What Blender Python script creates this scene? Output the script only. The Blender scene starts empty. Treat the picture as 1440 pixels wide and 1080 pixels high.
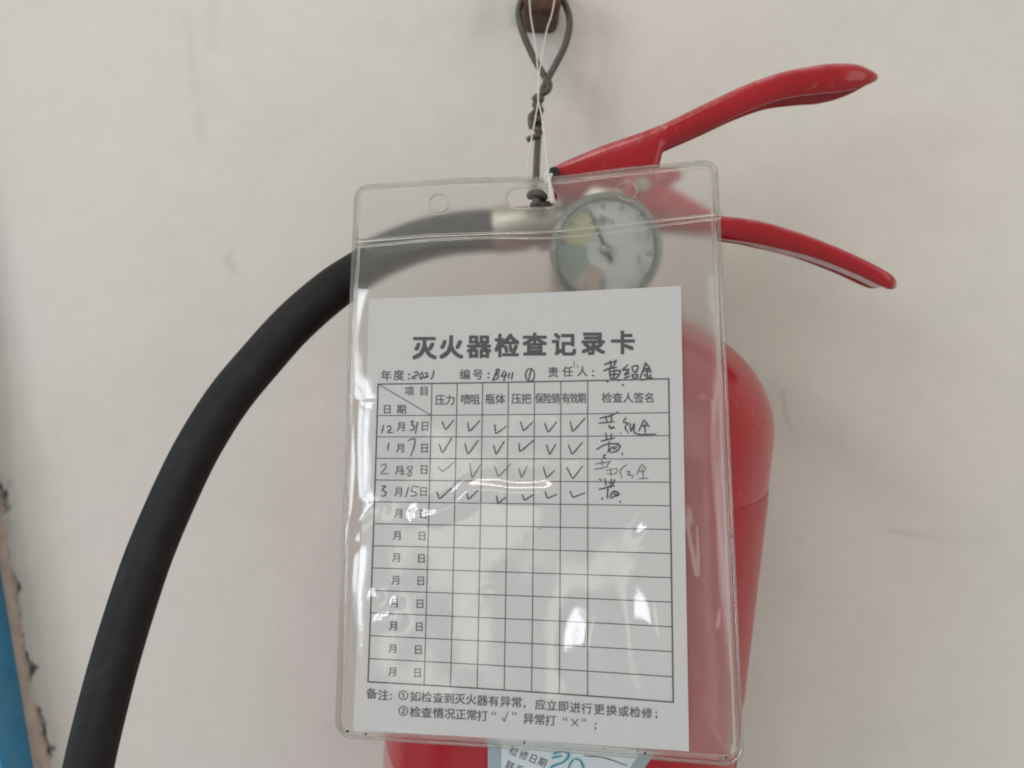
import bpy, bmesh, math, random
import numpy as np
from mathutils import Vector, Matrix
from mathutils.geometry import delaunay_2d_cdt

random.seed(7)
rng = np.random.default_rng(11)
scene = bpy.context.scene
COL = scene.collection

# ------------------------------------------------------------------ camera
F = 1150.0                       # focal length in pixels of the 1440 x 1080 photograph
PITCH = math.radians(8.0)        # the phone looks slightly down
CAM = np.array([0.0, -0.360, 0.0])
cam_data = bpy.data.cameras.new("camera")
cam_data.sensor_width = 36.0
cam_data.lens = F / 1440.0 * 36.0
cam_data.clip_start = 0.01
cam_data.clip_end = 50.0
cam_data.dof.use_dof = True
cam_data.dof.focus_distance = 0.232
cam_data.dof.aperture_fstop = 13.0
cam = bpy.data.objects.new("camera", cam_data)
cam.location = CAM
cam.rotation_euler = (math.radians(90) - PITCH, 0, 0)
COL.objects.link(cam)
scene.camera = cam
RIGHT = np.array([1.0, 0, 0])
FWD = np.array([0, math.cos(PITCH), -math.sin(PITCH)])
DOWN = np.array([0, -math.sin(PITCH), -math.cos(PITCH)])

# ------------------------------------------------------------------ light
world = bpy.data.worlds.new("World")
scene.world = world
world.use_nodes = True
bg = world.node_tree.nodes["Background"]
bg.inputs[0].default_value = (1.0, 0.975, 0.925, 1)
bg.inputs[1].default_value = 0.48

def area(name, loc, target, sx, sy, radiance, col):
    d = bpy.data.lights.new(name, 'AREA')
    d.shape = 'RECTANGLE'
    d.size, d.size_y = sx, sy
    d.energy = radiance * sx * sy * math.pi
    d.color = col
    o = bpy.data.objects.new(name, d)
    o.location = loc
    o.rotation_euler = (Vector(target) - Vector(loc)).to_track_quat('-Z', 'Y').to_euler()
    COL.objects.link(o)
    return o

# a window of four panes to the left behind the photographer
WC = Vector((-1.25, -1.25, 0.42))
wz = (Vector((0, -0.1, -0.05)) - WC).normalized()
wx = wz.cross(Vector((0, 0, 1))).normalized()
wy = wx.cross(wz)
for i in (-1, 1):
    for j in (-1, 1):
        c = WC + wx * (i * 0.135) + wy * (j * 0.215)
        area("window_pane_light", c, c + wz, 0.235, 0.38, 8.6, (0.86, 0.93, 1.0))
# added overhead strip for film glints and added fill from the right, both unseen
area("overhead_glint_light", (-0.62, -0.88, 1.20), (0.0, -0.1, -0.1), 1.35, 0.20, 8.0, (1.0, 0.93, 0.80))
area("right_fill_light", (1.5, -1.2, 0.3), (0, 0, -0.05), 0.9, 1.5, 1.35, (1.0, 0.945, 0.885))
area("cool_fill_light", (-0.75, -0.75, -1.0), (-0.12, 0, -0.2), 1.0, 0.8, 0.6, (0.72, 0.80, 1.0))  # added low fill that cools the lower left of the wall
area("sleeve_patch_light", (-0.69, -1.45, 0.17), (-0.015, -0.13, -0.125), 0.17, 0.50, 1.7, (0.93, 1.0, 0.94))  # unseen lamp added where the sleeve mirrors it as a pale patch

scene.view_settings.view_transform = 'Standard'
scene.view_settings.look = 'None'
scene.view_settings.exposure = 0.08
scene.view_settings.gamma = 1.0
scene.cycles.use_denoising = True
scene.cycles.max_bounces = 14
scene.cycles.transparent_max_bounces = 24
scene.cycles.transmission_bounces = 12
scene.cycles.filter_width = 1.9

# ------------------------------------------------------------------ helpers
def rays(px, py):
    px = np.asarray(px, float); py = np.asarray(py, float)
    return (FWD + ((px - 720) / F)[..., None] * RIGHT + ((py - 540) / F)[..., None] * DOWN)

def at_y(px, py, y):
    """world point on the vertical plane at distance y from the wall"""
    d = rays(px, py)
    t = (np.asarray(y, float) - CAM[1]) / d[..., 1]
    return CAM + d * t[..., None]

def mesh_obj(name, verts, faces, mat, parent=None, smooth=True):
    me = bpy.data.meshes.new(name)
    me.from_pydata([tuple(map(float, v)) for v in verts], [], [tuple(int(i) for i in f) for f in faces])
    me.update()
    if smooth:
        me.polygons.foreach_set("use_smooth", [True] * len(me.polygons))
    if mat: me.materials.append(mat)
    o = bpy.data.objects.new(name, me)
    COL.objects.link(o)
    if parent is not None: adopt(o, parent)
    return o

def adopt(o, parent):
    o.parent = parent
    base = parent
    off = Matrix.Identity(4)
    while base is not None:                      # meshes hold world coordinates
        off = base.matrix_basis.inverted() @ off if base.parent is None else off
        base = base.parent
    if parent.parent is None:
        o.matrix_parent_inverse = parent.matrix_basis.inverted()

def thing(name, loc, label, cat):
    o = bpy.data.objects.new(name, None)
    o.empty_display_size = 0.02
    o.location = tuple(map(float, loc))
    COL.objects.link(o)
    o["label"] = label; o["category"] = cat
    return o

def catmull(P, n):
    P = np.asarray(P, float)
    Q = np.vstack([2 * P[0] - P[1], P, 2 * P[-1] - P[-2]])
    out = []
    for i in range(len(P) - 1):
        p0, p1, p2, p3 = Q[i:i + 4]
        for t in np.linspace(0, 1, n, endpoint=False):
            out.append(0.5 * ((2 * p1) + (-p0 + p2) * t + (2 * p0 - 5 * p1 + 4 * p2 - p3) * t * t
                              + (-p0 + 3 * p1 - 3 * p2 + p3) * t ** 3))
    out.append(P[-1])
    return np.array(out)

def tube_data(P, r, sides=10, caps=True, closed=False):
    P = np.asarray(P, float); n = len(P)
    r = np.broadcast_to(np.asarray(r, float), (n,))
    if closed:
        T = np.roll(P, -1, 0) - np.roll(P, 1, 0)
    else:
        T = np.gradient(P, axis=0)
    T /= np.linalg.norm(T, axis=1)[:, None] + 1e-12
    a = np.array([0, -1.0, 0.13])
    if abs(a @ T[0]) > 0.9: a = np.array([1.0, 0, 0])
    V = []
    N = a - (a @ T[0]) * T[0]; N /= np.linalg.norm(N)
    ang = np.arange(sides) * 2 * math.pi / sides
    for i in range(n):
        N = N - (N @ T[i]) * T[i]; N /= np.linalg.norm(N) + 1e-12
        B = np.cross(T[i], N)
        V.append(P[i] + r[i] * (np.cos(ang)[:, None] * N + np.sin(ang)[:, None] * B))
    V = np.vstack(V)
    Fc = []
    for i in range(n if closed else n - 1):
        i2 = (i + 1) % n
        for k in range(sides):
            k2 = (k + 1) % sides
            Fc.append((i * sides + k, i * sides + k2, i2 * sides + k2, i2 * sides + k))
    if caps and not closed:
        Fc.append(tuple(range(sides))[::-1]); Fc.append(tuple((n - 1) * sides + k for k in range(sides)))
    return V, Fc

def join(parts):
    V = []; Fc = []; o = 0
    for v, f in parts:
        V.append(np.asarray(v)); Fc += [tuple(i + o for i in q) for q in f]; o += len(v)
    return np.vstack(V), Fc

def lathe(profile, origin, ax, n=64):
    """profile: (radius, height along axis)"""
    ax = np.asarray(ax, float) / np.linalg.norm(ax)
    e1 = np.cross(ax, [0, 1.0, 0.2]); e1 /= np.linalg.norm(e1); e2 = np.cross(ax, e1)
    a = np.arange(n) * 2 * math.pi / n
    V = [np.asarray(origin) + ax * h + r * (np.cos(a)[:, None] * e1 + np.sin(a)[:, None] * e2) for r, h in profile]
    Fc = []
    for i in range(len(profile) - 1):
        for k in range(n):
            k2 = (k + 1) % n
            Fc.append((i * n + k, i * n + k2, (i + 1) * n + k2, (i + 1) * n + k))
    return np.vstack(V), Fc

def fix_normals(o):
    bm = bmesh.new(); bm.from_mesh(o.data)
    bmesh.ops.recalc_face_normals(bm, faces=bm.faces)
    bm.to_mesh(o.data); bm.free()

def sharp(o, deg=35):
    bm = bmesh.new(); bm.from_mesh(o.data)
    bmesh.ops.recalc_face_normals(bm, faces=bm.faces)
    for e in bm.edges:
        if len(e.link_faces) == 2 and e.calc_face_angle(0) > math.radians(deg): e.smooth = False
    bm.to_mesh(o.data); bm.free()

# ------------------------------------------------------------------ materials
def mat(name):
    m = bpy.data.materials.new(name); m.use_nodes = True
    nt = m.node_tree
    return m, nt, nt.nodes["Principled BSDF"]

def noise(nt, scale, detail=4, coord='Object', rough=0.55):
    tc = nt.nodes.new("ShaderNodeTexCoord"); n = nt.nodes.new("ShaderNodeTexNoise")
    n.inputs["Scale"].default_value = scale; n.inputs["Detail"].default_value = detail
    n.inputs["Roughness"].default_value = rough
    nt.links.new(tc.outputs[coord], n.inputs["Vector"])
    return n

def ramp(nt, src, stops):
    r = nt.nodes.new("ShaderNodeValToRGB")
    e = r.color_ramp.elements
    e[0].position, e[0].color = stops[0][0], (*stops[0][1], 1)
    e[1].position, e[1].color = stops[-1][0], (*stops[-1][1], 1)
    for p, c in stops[1:-1]:
        x = e.new(p); x.color = (*c, 1)
    nt.links.new(src, r.inputs["Fac"])
    return r

def bump(nt, src, strength, dist, target):
    b = nt.nodes.new("ShaderNodeBump")
    b.inputs["Strength"].default_value = strength; b.inputs["Distance"].default_value = dist
    nt.links.new(src, b.inputs["Height"]); nt.links.new(b.outputs[0], target.inputs["Normal"])
    return b

def simple(name, col, rough=0.5, metal=0.0, var=0.12, scale=200, bs=0.15, bd=0.0002, coat=0.0, spec=0.5):
    m, nt, p = mat(name)
    n = noise(nt, scale)
    lo = tuple(c * (1 - var) for c in col); hi = tuple(min(1, c * (1 + var)) for c in col)
    r = ramp(nt, n.outputs["Fac"], [(0.3, lo), (0.7, hi)])
    nt.links.new(r.outputs[0], p.inputs["Base Color"])
    p.inputs["Roughness"].default_value = rough; p.inputs["Metallic"].default_value = metal
    p.inputs["Specular IOR Level"].default_value = spec
    if coat:
        p.inputs["Coat Weight"].default_value = coat; p.inputs["Coat Roughness"].default_value = 0.08
    if bs: bump(nt, n.outputs["Fac"], bs, bd, p)
    return m

def red_paint(name, col, rough, coat):
    m, nt, p = mat(name)
    n = noise(nt, 22, 5)
    r = ramp(nt, n.outputs["Fac"], [(0.3, tuple(c * 0.86 for c in col)), (0.7, tuple(c * 1.1 for c in col))])
    n3 = noise(nt, 340, 2); sp = ramp(nt, n3.outputs["Fac"], [(0.66, (0, 0, 0)), (0.73, (1, 1, 1))])
    mx = nt.nodes.new("ShaderNodeMix"); mx.data_type = 'RGBA'
    ml = nt.nodes.new("ShaderNodeMath"); ml.operation = 'MULTIPLY'; ml.inputs[1].default_value = 0.35
    nt.links.new(sp.outputs[0], ml.inputs[0]); nt.links.new(ml.outputs[0], mx.inputs[0])
    nt.links.new(r.outputs[0], mx.inputs[6]); mx.inputs[7].default_value = (0.40, 0.12, 0.10, 1)
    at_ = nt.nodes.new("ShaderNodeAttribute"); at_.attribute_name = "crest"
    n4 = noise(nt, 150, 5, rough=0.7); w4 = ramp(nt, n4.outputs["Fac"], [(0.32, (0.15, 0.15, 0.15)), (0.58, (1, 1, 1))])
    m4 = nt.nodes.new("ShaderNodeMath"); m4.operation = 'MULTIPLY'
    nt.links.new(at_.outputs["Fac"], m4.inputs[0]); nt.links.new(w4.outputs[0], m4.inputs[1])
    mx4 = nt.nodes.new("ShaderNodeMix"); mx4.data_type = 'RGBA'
    nt.links.new(m4.outputs[0], mx4.inputs[0]); nt.links.new(mx.outputs[2], mx4.inputs[6]); mx4.inputs[7].default_value = (0.50, 0.15, 0.17, 1)  # pale crest: worn paint plus a highlight put into the colour
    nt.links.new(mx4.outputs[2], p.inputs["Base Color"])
    p.inputs["Roughness"].default_value = rough; p.inputs["Specular IOR Level"].default_value = 0.45
    p.inputs["Coat Weight"].default_value = coat; p.inputs["Coat Roughness"].default_value = 0.12
    n2 = noise(nt, 420, 2); bump(nt, n2.outputs["Fac"], 0.12, 0.0002, p)
    return m

def wall_paint():
    m, nt, p = mat("wall_paint")
    n1 = noise(nt, 5.5, 5); n2 = noise(nt, 85, 8, rough=0.78)
    c1 = ramp(nt, n1.outputs["Fac"], [(0.30, (0.60, 0.59, 0.535)), (0.5, (0.63, 0.603, 0.562)), (0.70, (0.66, 0.622, 0.597))])
    c2 = ramp(nt, n2.outputs["Fac"], [(0.3, (0.90, 0.90, 0.895)), (0.62, (1, 1, 1))])
    mu = nt.nodes.new("ShaderNodeMix"); mu.data_type = 'RGBA'; mu.blend_type = 'MULTIPLY'; mu.inputs[0].default_value = 0.55
    nt.links.new(c1.outputs[0], mu.inputs[6]); nt.links.new(c2.outputs[0], mu.inputs[7])
    last = mu.outputs[2]
    for att, col in (("smudge_shade", (0.33, 0.31, 0.27, 1)), ("crack", (0.035, 0.028, 0.022, 1))):
        a = nt.nodes.new("ShaderNodeAttribute"); a.attribute_name = att
        mx = nt.nodes.new("ShaderNodeMix"); mx.data_type = 'RGBA'
        nt.links.new(a.outputs["Fac"], mx.inputs[0]); nt.links.new(last, mx.inputs[6]); mx.inputs[7].default_value = col
        last = mx.outputs[2]
    nt.links.new(last, p.inputs["Base Color"])
    p.inputs["Roughness"].default_value = 0.62; p.inputs["Specular IOR Level"].default_value = 0.3
    n3 = noise(nt, 210, 8, rough=0.72)
    bump(nt, n3.outputs["Fac"], 0.34, 0.0010, p)
    return m

def film(name, haze, rough, gloss_rough, tint=(0.90, 0.905, 0.89), spec_gain=1.7, milk=(0.80, 0.80, 0.77)):
    """thin clear vinyl: see-through, a little milky, with a mirror-like skin"""
    m = bpy.data.materials.new(name); m.use_nodes = True
    nt = m.node_tree; nt.nodes.remove(nt.nodes["Principled BSDF"])
    out = nt.nodes["Material Output"]; N = nt.nodes.new; L = nt.links.new
    if rough > 0:
        tr = N("ShaderNodeBsdfRefraction"); tr.inputs["IOR"].default_value = 1.08; tr.inputs["Roughness"].default_value = rough
    else:
        tr = N("ShaderNodeBsdfTransparent")
    tr.inputs["Color"].default_value = (*tint, 1)
    df = N("ShaderNodeBsdfDiffuse"); df.inputs["Color"].default_value = (*milk, 1)
    tl = N("ShaderNodeBsdfTranslucent"); tl.inputs["Color"].default_value = (*milk, 1)
    hz = N("ShaderNodeMixShader"); hz.inputs[0].default_value = 0.35; L(df.outputs[0], hz.inputs[1]); L(tl.outputs[0], hz.inputs[2])
    sc = noise(nt, 260, 6, rough=0.7); sr = ramp(nt, sc.outputs["Fac"], [(0.35, (haze * 0.85,) * 3), (0.8, (haze * 1.35,) * 3)])
    m1 = N("ShaderNodeMixShader"); L(sr.outputs[0], m1.inputs[0]); L(tr.outputs[0], m1.inputs[1]); L(hz.outputs[0], m1.inputs[2])
    gl = N("ShaderNodeBsdfGlossy"); gl.inputs["Roughness"].default_value = gloss_rough
    # the same reflectance from both sides of the sheet: 0.04 + 0.96 (1 - |cos|)^5
    ge = N("ShaderNodeNewGeometry"); dt = N("ShaderNodeVectorMath"); dt.operation = 'DOT_PRODUCT'
    L(ge.outputs["Normal"], dt.inputs[0]); L(ge.outputs["Incoming"], dt.inputs[1])
    ab = N("ShaderNodeMath"); ab.operation = 'ABSOLUTE'; L(dt.outputs["Value"], ab.inputs[0])
    om = N("ShaderNodeMath"); om.operation = 'SUBTRACT'; om.use_clamp = True; om.inputs[0].default_value = 1.0; L(ab.outputs[0], om.inputs[1])
    pw = N("ShaderNodeMath"); pw.operation = 'POWER'; pw.inputs[1].default_value = 5.0; L(om.outputs[0], pw.inputs[0])
    fr = N("ShaderNodeMath"); fr.operation = 'MULTIPLY_ADD'; fr.inputs[1].default_value = 0.96; fr.inputs[2].default_value = 0.04; L(pw.outputs[0], fr.inputs[0])
    g = N("ShaderNodeMath"); g.operation = 'MULTIPLY'; g.use_clamp = True; g.inputs[1].default_value = spec_gain
    L(fr.outputs[0], g.inputs[0])
    m2 = N("ShaderNodeMixShader"); L(g.outputs[0], m2.inputs[0]); L(m1.outputs[0], m2.inputs[1]); L(gl.outputs[0], m2.inputs[2])
    L(m2.outputs[0], out.inputs["Surface"])
    bp = N("ShaderNodeBump"); bp.inputs["Strength"].default_value = 0.10; bp.inputs["Distance"].default_value = 0.0003
    L(sc.outputs["Fac"], bp.inputs["Height"]); L(bp.outputs[0], gl.inputs["Normal"])
    return m

M = {}
M['wall'] = wall_paint()
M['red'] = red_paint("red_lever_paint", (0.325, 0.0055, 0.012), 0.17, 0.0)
M['red_body'] = red_paint("red_cylinder_paint", (0.37, 0.0055, 0.012), 0.20, 0.0)
M['red_film'] = simple("red_label_film", (0.34, 0.008, 0.016), 0.28, var=0.06, scale=60, bs=0.2, bd=0.0006, coat=0.0, spec=0.3)
M['pale_strip'] = simple("pale_pink_strip", (0.62, 0.50, 0.50), 0.45, var=0.15, scale=300)
M['nickel'] = simple("nickel", (0.42, 0.40, 0.35), 0.42, 1.0, var=0.1, scale=150)
M['bezel'] = simple("gauge_bezel", (0.17, 0.19, 0.165), 0.35, 0.6, var=0.1)
M['dial'] = simple("dial_white", (0.72, 0.73, 0.73), 0.4, var=0.03)
M['dialgrey'] = simple("dial_grey", (0.16, 0.165, 0.16), 0.45)
M['dgreen'] = simple("dial_green", (0.28, 0.38, 0.32), 0.45)
M['dyellow'] = simple("dial_yellow", (0.62, 0.61, 0.34), 0.45)
M['dred'] = simple("dial_red", (0.60, 0.47, 0.38), 0.45)
M['black'] = simple("black_paint", (0.015, 0.015, 0.015), 0.4)
M['wire'] = simple("sheathed_wire", (0.066, 0.064, 0.052), 0.5, var=0.25, scale=400, bs=0.3)
M['rust'] = simple("rusty_steel", (0.085, 0.042, 0.024), 0.75, 0.2, var=0.6, scale=160, bs=0.8, bd=0.0008)
M['string'] = simple("white_cord", (0.58, 0.56, 0.52), 0.7, var=0.08, scale=900, bs=0.5)
M['paper'] = simple("card_paper", (0.53, 0.525, 0.54), 0.6, var=0.02, scale=500, bs=0.08, bd=0.0001)
M['print'] = simple("printed_ink", (0.030, 0.030, 0.033), 0.7, var=0.35, scale=1500, bs=0)
M['printlight'] = simple("printed_ink_fine", (0.055, 0.055, 0.058), 0.7, var=0.35, scale=1500, bs=0)
M['pen'] = simple("pen_ink", (0.022, 0.022, 0.026), 0.6, var=0.4, scale=2500, bs=0)
M['pencil'] = simple("faint_pen_ink", (0.13, 0.13, 0.135), 0.6, var=0.3, scale=2500, bs=0)
M['blue'] = simple("blue_gloss_paint", (0.016, 0.25, 0.47), 0.32, var=0.12, scale=40, bs=0.1, coat=0.4)
M['plaster'] = simple("pinkish_plaster", (0.47, 0.395, 0.33), 0.8, var=0.14, scale=120, bs=0.6, bd=0.001)
M['sticker'] = simple("sticker_white", (0.56, 0.62, 0.64), 0.4, var=0.04, scale=90, coat=0.2)
M['stickeredge'] = simple("sticker_border", (0.28, 0.36, 0.38), 0.4, var=0.05, scale=90, coat=0.2)
M['overlap'] = simple("hazy_overlap_film", (0.36, 0.10, 0.12), 0.3, var=0.25, scale=70, bs=0.4, bd=0.001, coat=0.5)
M['cream'] = simple("cream_label", (0.62, 0.60, 0.50), 0.4, var=0.04, scale=90)
M['teal'] = simple("teal_marker", (0.02, 0.28, 0.36), 0.5, var=0.3, scale=600, bs=0)
M['film_front'] = film("vinyl_front", 0.030, 0.0, 0.045, tint=(0.97, 0.97, 0.96), spec_gain=1.9)
M['film_back'] = film("vinyl_back", 0.085, 0.64, 0.10, spec_gain=0.8)
M['film_head'] = film("vinyl_header", 0.165, 0.58, 0.06, spec_gain=1.2)
m, nt, p = mat("vinyl_rim")
p.inputs["Base Color"].default_value = (0.93, 0.94, 0.92, 1); p.inputs["Transmission Weight"].default_value = 0.94
p.inputs["IOR"].default_value = 1.24; p.inputs["Roughness"].default_value = 0.06
rn = noise(nt, 180, 3); bump(nt, rn.outputs["Fac"], 0.2, 0.0005, p)
M['rim'] = m
M['rim_outer'] = film("vinyl_rim_outer", 0.10, 0.0, 0.05, tint=(0.80, 0.81, 0.79), spec_gain=1.8)
m, nt, p = mat("hose_rubber")
tc = nt.nodes.new("ShaderNodeAttribute"); tc.attribute_name = "around"
wv = nt.nodes.new("ShaderNodeTexWave"); wv.inputs["Scale"].default_value = 9.0; wv.inputs["Distortion"].default_value = 0.6
nt.links.new(tc.outputs["Vector"], wv.inputs["Vector"])
hn = noise(nt, 130, 8, rough=0.75); hr = ramp(nt, hn.outputs["Fac"], [(0.3, (0.006, 0.007, 0.007)), (0.60, (0.012, 0.013, 0.013)), (0.72, (0.030, 0.031, 0.030))])
nt.links.new(hr.outputs[0], p.inputs["Base Color"]); p.inputs["Roughness"].default_value = 0.55
p.inputs["Specular IOR Level"].default_value = 0.25
bump(nt, wv.outputs["Fac"], 0.25, 0.0004, p)
M['rubber'] = m

# ------------------------------------------------------------------ wall (setting)
def seg_dist(X, Z, pts):
    best = np.full(X.shape, 9.0)
    for (a, b) in zip(pts[:-1], pts[1:]):
        d = b - a; L2 = (d ** 2).sum() + 1e-15
        t = np.clip(((X - a[0]) * d[0] + (Z - a[1]) * d[1]) / L2, 0, 1)
        best = np.minimum(best, np.hypot(X - a[0] - t * d[0], Z - a[1] - t * d[1]))
    return best

def vnoise(X, Z, scale, seed):
    r = np.random.default_rng(seed); G = r.random((256, 256))
    x = X * scale + 500.3; z = Z * scale + 500.7
    xi = np.floor(x).astype(int); zi = np.floor(z).astype(int); fx = x - xi; fz = z - zi
    fx = fx * fx * (3 - 2 * fx); fz = fz * fz * (3 - 2 * fz)
    g = lambda a, b: G[a % 256, b % 256]
    return (g(xi, zi) * (1 - fx) + g(xi + 1, zi) * fx) * (1 - fz) + (g(xi, zi + 1) * (1 - fx) + g(xi + 1, zi + 1) * fx) * fz

def wpx(pts, y=0.0):
    a = np.array(pts, float); P = at_y(a[:, 0], a[:, 1], y); return P[:, [0, 2]]

xs = np.arange(-0.30, 0.3001, 0.0011); zs = np.arange(-0.36, 0.1401, 0.0011)
xs = np.concatenate([[-1.6, -0.6], xs, [0.6, 1.6]]); zs = np.concatenate([[-1.4, -0.6], zs, [0.3, 1.3]])
X, Z = np.meshgrid(xs, zs)
dist = 0.0016 * (vnoise(X, Z, 14, 1) - 0.5) + 0.0007 * (vnoise(X, Z, 45, 2) - 0.5)
edge_line = wpx([(-30, 560), (4, 650), (22, 740), (36, 850), (44, 930), (60, 1000), (76, 1060), (90, 1130)])
ed = seg_dist(X, Z, edge_line)
dist -= 0.0045 * np.exp(-(ed / 0.016) ** 2)            # the paint swells out towards the filled joint
crack = np.zeros_like(X); smudge_shade = np.zeros_like(X)
wob = (vnoise(X, Z, 260, 3) - 0.5) * 0.0022
crk = wpx([(4, 670), (12, 690), (15, 715), (20, 760), (20, 805), (28, 825), (35, 880), (40, 925), (47, 938), (56, 985), (66, 1010), (74, 1050), (84, 1100)])
cd = seg_dist(X, Z, crk) + wob
gate = np.clip((vnoise(X, Z, 75, 5) - 0.42) * 4, 0, 1)
crack = np.maximum(crack, np.clip(1 - np.abs(cd) / 0.0011, 0, 1) * gate * 0.9)
for (cx, cy, r) in ((12, 693, .0042), (22, 805, .0024), (28, 820, .0022), (44, 925, .0030), (50, 934, .0026), (60, 988, .0020), (68, 1010, .0022), (70, 1052, .0020), (80, 1045, .0018)):
    c = wpx([(cx, cy)])[0]
    d = np.hypot(X - c[0], (Z - c[1]) * 0.7) + (vnoise(X, Z, 420, 8) - 0.5) * r * 1.5
    crack = np.maximum(crack, np.clip(1.1 - d / r, 0, 0.95))
def mark(pts, w, amt, seed, s=120, into='s'):
    global smudge_shade, crack
    d = seg_dist(X, Z, wpx(pts)) + (vnoise(X, Z, 300, seed) - 0.5) * w * 0.8
    v = np.clip(1.15 - np.abs(d) / w, 0, 1) * amt * np.clip(vnoise(X, Z, s, seed + 1) * 1.6 - 0.25, 0, 1)
    if into == 's': smudge_shade = np.maximum(smudge_shade, v)
    else: crack = np.maximum(crack, v)
mark([(262, -10), (268, 60), (276, 150), (286, 200)], 0.0028, 0.17, 21)
mark([(300, -10), (298, 70), (294, 160)], 0.0035, 0.15, 23)
mark([(324, 350), (322, 368), (328, 380)], 0.0022, 0.28, 25)
mark([(1250, 746), (1285, 752), (1318, 757)], 0.0014, 0.40, 27, 60)
mark([(1310, 756), (1346, 761), (1400, 762)], 0.0011, 0.45, 57, 60)
mark([(1346, 761), (1362, 764), (1382, 763)], 0.0013, 0.95, 29, 90)
mark([(1100, 548), (1102, 575), (1112, 605)], 0.0012, 0.34, 31)
mark([(996, 128), (1004, 133)], 0.0014, 0.35, 33)
mark([(700, 10), (640, 28), (560, 45)], 0.009, 0.16, 35)  # faint broad darker streak left of the peg
mark([(728, 10), (726, 30), (735, 42)], 0.0030, 0.75, 37, 300)
mark([(800, 0), (812, 12)], 0.0016, 0.4, 39, 300)
smudge_shade = np.maximum(smudge_shade, 0.20 * np.clip(1 - ed / 0.024, 0, 1) * (0.5 + vnoise(X, Z, 60, 41)))  # shading beside the swollen edge, put into the wall colour
smudge_shade = np.maximum(smudge_shade, 0.5 * np.clip(1 - ed / 0.006, 0, 1) * vnoise(X, Z, 200, 43))
dist += 0.0016 * np.clip(crack * 1.3, 0, 1)
ny, nx = X.shape
V = np.stack([X, dist, Z], -1).reshape(-1, 3)
idx = np.arange(nx * ny).reshape(ny, nx)
Q = np.stack([idx[:-1, :-1], idx[:-1, 1:], idx[1:, 1:], idx[1:, :-1]], -1).reshape(-1, 4)
me = bpy.data.meshes.new("wall")
me.vertices.add(len(V)); me.vertices.foreach_set("co", V.ravel())
me.loops.add(Q.size); me.loops.foreach_set("vertex_index", Q.ravel())
me.polygons.add(len(Q)); me.polygons.foreach_set("loop_start", np.arange(len(Q)) * 4)
me.update(calc_edges=True); me.validate()
me.polygons.foreach_set("use_smooth", np.ones(len(Q), bool))
for nm, arr in (("smudge_shade", smudge_shade), ("crack", crack)):
    a = me.attributes.new(nm, 'FLOAT', 'POINT'); a.data.foreach_set("value", arr.ravel().astype(np.float32))
me.materials.append(M['wall'])
wall = bpy.data.objects.new("wall", me); COL.objects.link(wall); wall["kind"] = "structure"

# rough strip of filler between the wall paint and the blue frame
fl = catmull(np.array([(-420, -1300), (-290, -600), (-200, -100), (-120, 300), (-60, 540), (-14, 650), (8, 720), (20, 800), (32, 880), (40, 940), (54, 1000), (68, 1060), (86, 1140), (110, 1300), (150, 1500)], float), 14)
rag = rng.normal(0, 1.6, len(fl))
fr_ = at_y(fl[:, 0] + rag, fl[:, 1], -0.0040)
fb_ = at_y(fl[:, 0] + rag + 3, fl[:, 1], 0.0012)
fm_ = at_y(fl[:, 0] - 14, fl[:, 1] + 2, -0.0062)
flft = at_y(fl[:, 0] - 170, fl[:, 1] + 20, -0.0060)
n = len(fl); Vv = np.vstack([fb_, fr_, fm_, flft]); Ff = []
for r_ in range(3):
    for i in range(n - 1): Ff.append((r_ * n + i, r_ * n + i + 1, (r_ + 1) * n + i + 1, (r_ + 1) * n + i))
o = mesh_obj("filler_strip", Vv, Ff, M['plaster']); fix_normals(o)
o["kind"] = "structure"

# blue frame beside the wall
A = at_y(-42.0, 520.0, -0.004); B = at_y(70.4, 1190.0, -0.004)
ax = (B - A) / np.linalg.norm(B - A); sd = np.cross(ax, [0, 1.0, 0]); sd /= np.linalg.norm(sd)
if sd[0] > 0: sd = -sd
inw = np.array([0, 1.0, 0])
def frame_board(name, prof):
    Vv = []
    for P_ in (A - ax * 0.75, B + ax * 0.45):
        for a_, b_ in prof: Vv.append(P_ + sd * a_ + inw * b_)
    k = len(prof)
    Ff = [(i, (i + 1) % k, k + (i + 1) % k, k + i) for i in range(k)] + [tuple(range(k))[::-1], tuple(range(k, 2 * k))]
    return Vv, Ff
dfr = thing("door_frame", (B[0] - 0.03, B[1], B[2]), "blue painted door frame slanting in at the lower left corner of the wall", "door frame")
Vv, Ff = frame_board("a", [(0.0015, -0.021), (0.0004, -0.0195), (0, 0.004), (0.06, 0.004), (0.06, -0.021)])
o = mesh_obj("casing", Vv, Ff, M['blue'], dfr); sharp(o, 30)
Vv, Ff = frame_board("b", [(0.0125, -0.027), (0.0112, -0.0255), (0.0110, -0.018), (0.07, -0.018), (0.07, -0.027)])
o = mesh_obj("raised_moulding", Vv, Ff, M['blue'], dfr); sharp(o, 30)

# ------------------------------------------------------------------ peg, wire and string
pegc = at_y(763.0, -13.0, -0.026)
n_a = 32; Vp = []; Fp = []
for r_, h_ in [(0.0, -0.0275), (0.0062, -0.0275), (0.0076, -0.0262), (0.0080, -0.023), (0.0079, -0.015), (0.0082, -0.006), (0.0081, 0.003)]:
    for k_ in range(n_a):
        a_ = 2 * math.pi * k_ / n_a; c_, s_ = math.cos(a_), math.sin(a_)
        Vp.append((pegc[0] + 0.92 * r_ * math.copysign(abs(c_) ** 0.45, c_), h_, pegc[2] + r_ * 1.05 * math.copysign(abs(s_) ** 0.45, s_)))
for i_ in range(6):
    for k_ in range(n_a): Fp.append((i_ * n_a + k_, i_ * n_a + (k_ + 1) % n_a, (i_ + 1) * n_a + (k_ + 1) % n_a, (i_ + 1) * n_a + k_))
v = np.array(Vp); f = Fp; v = v + rng.normal(0, 0.00010, v.shape)
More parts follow.
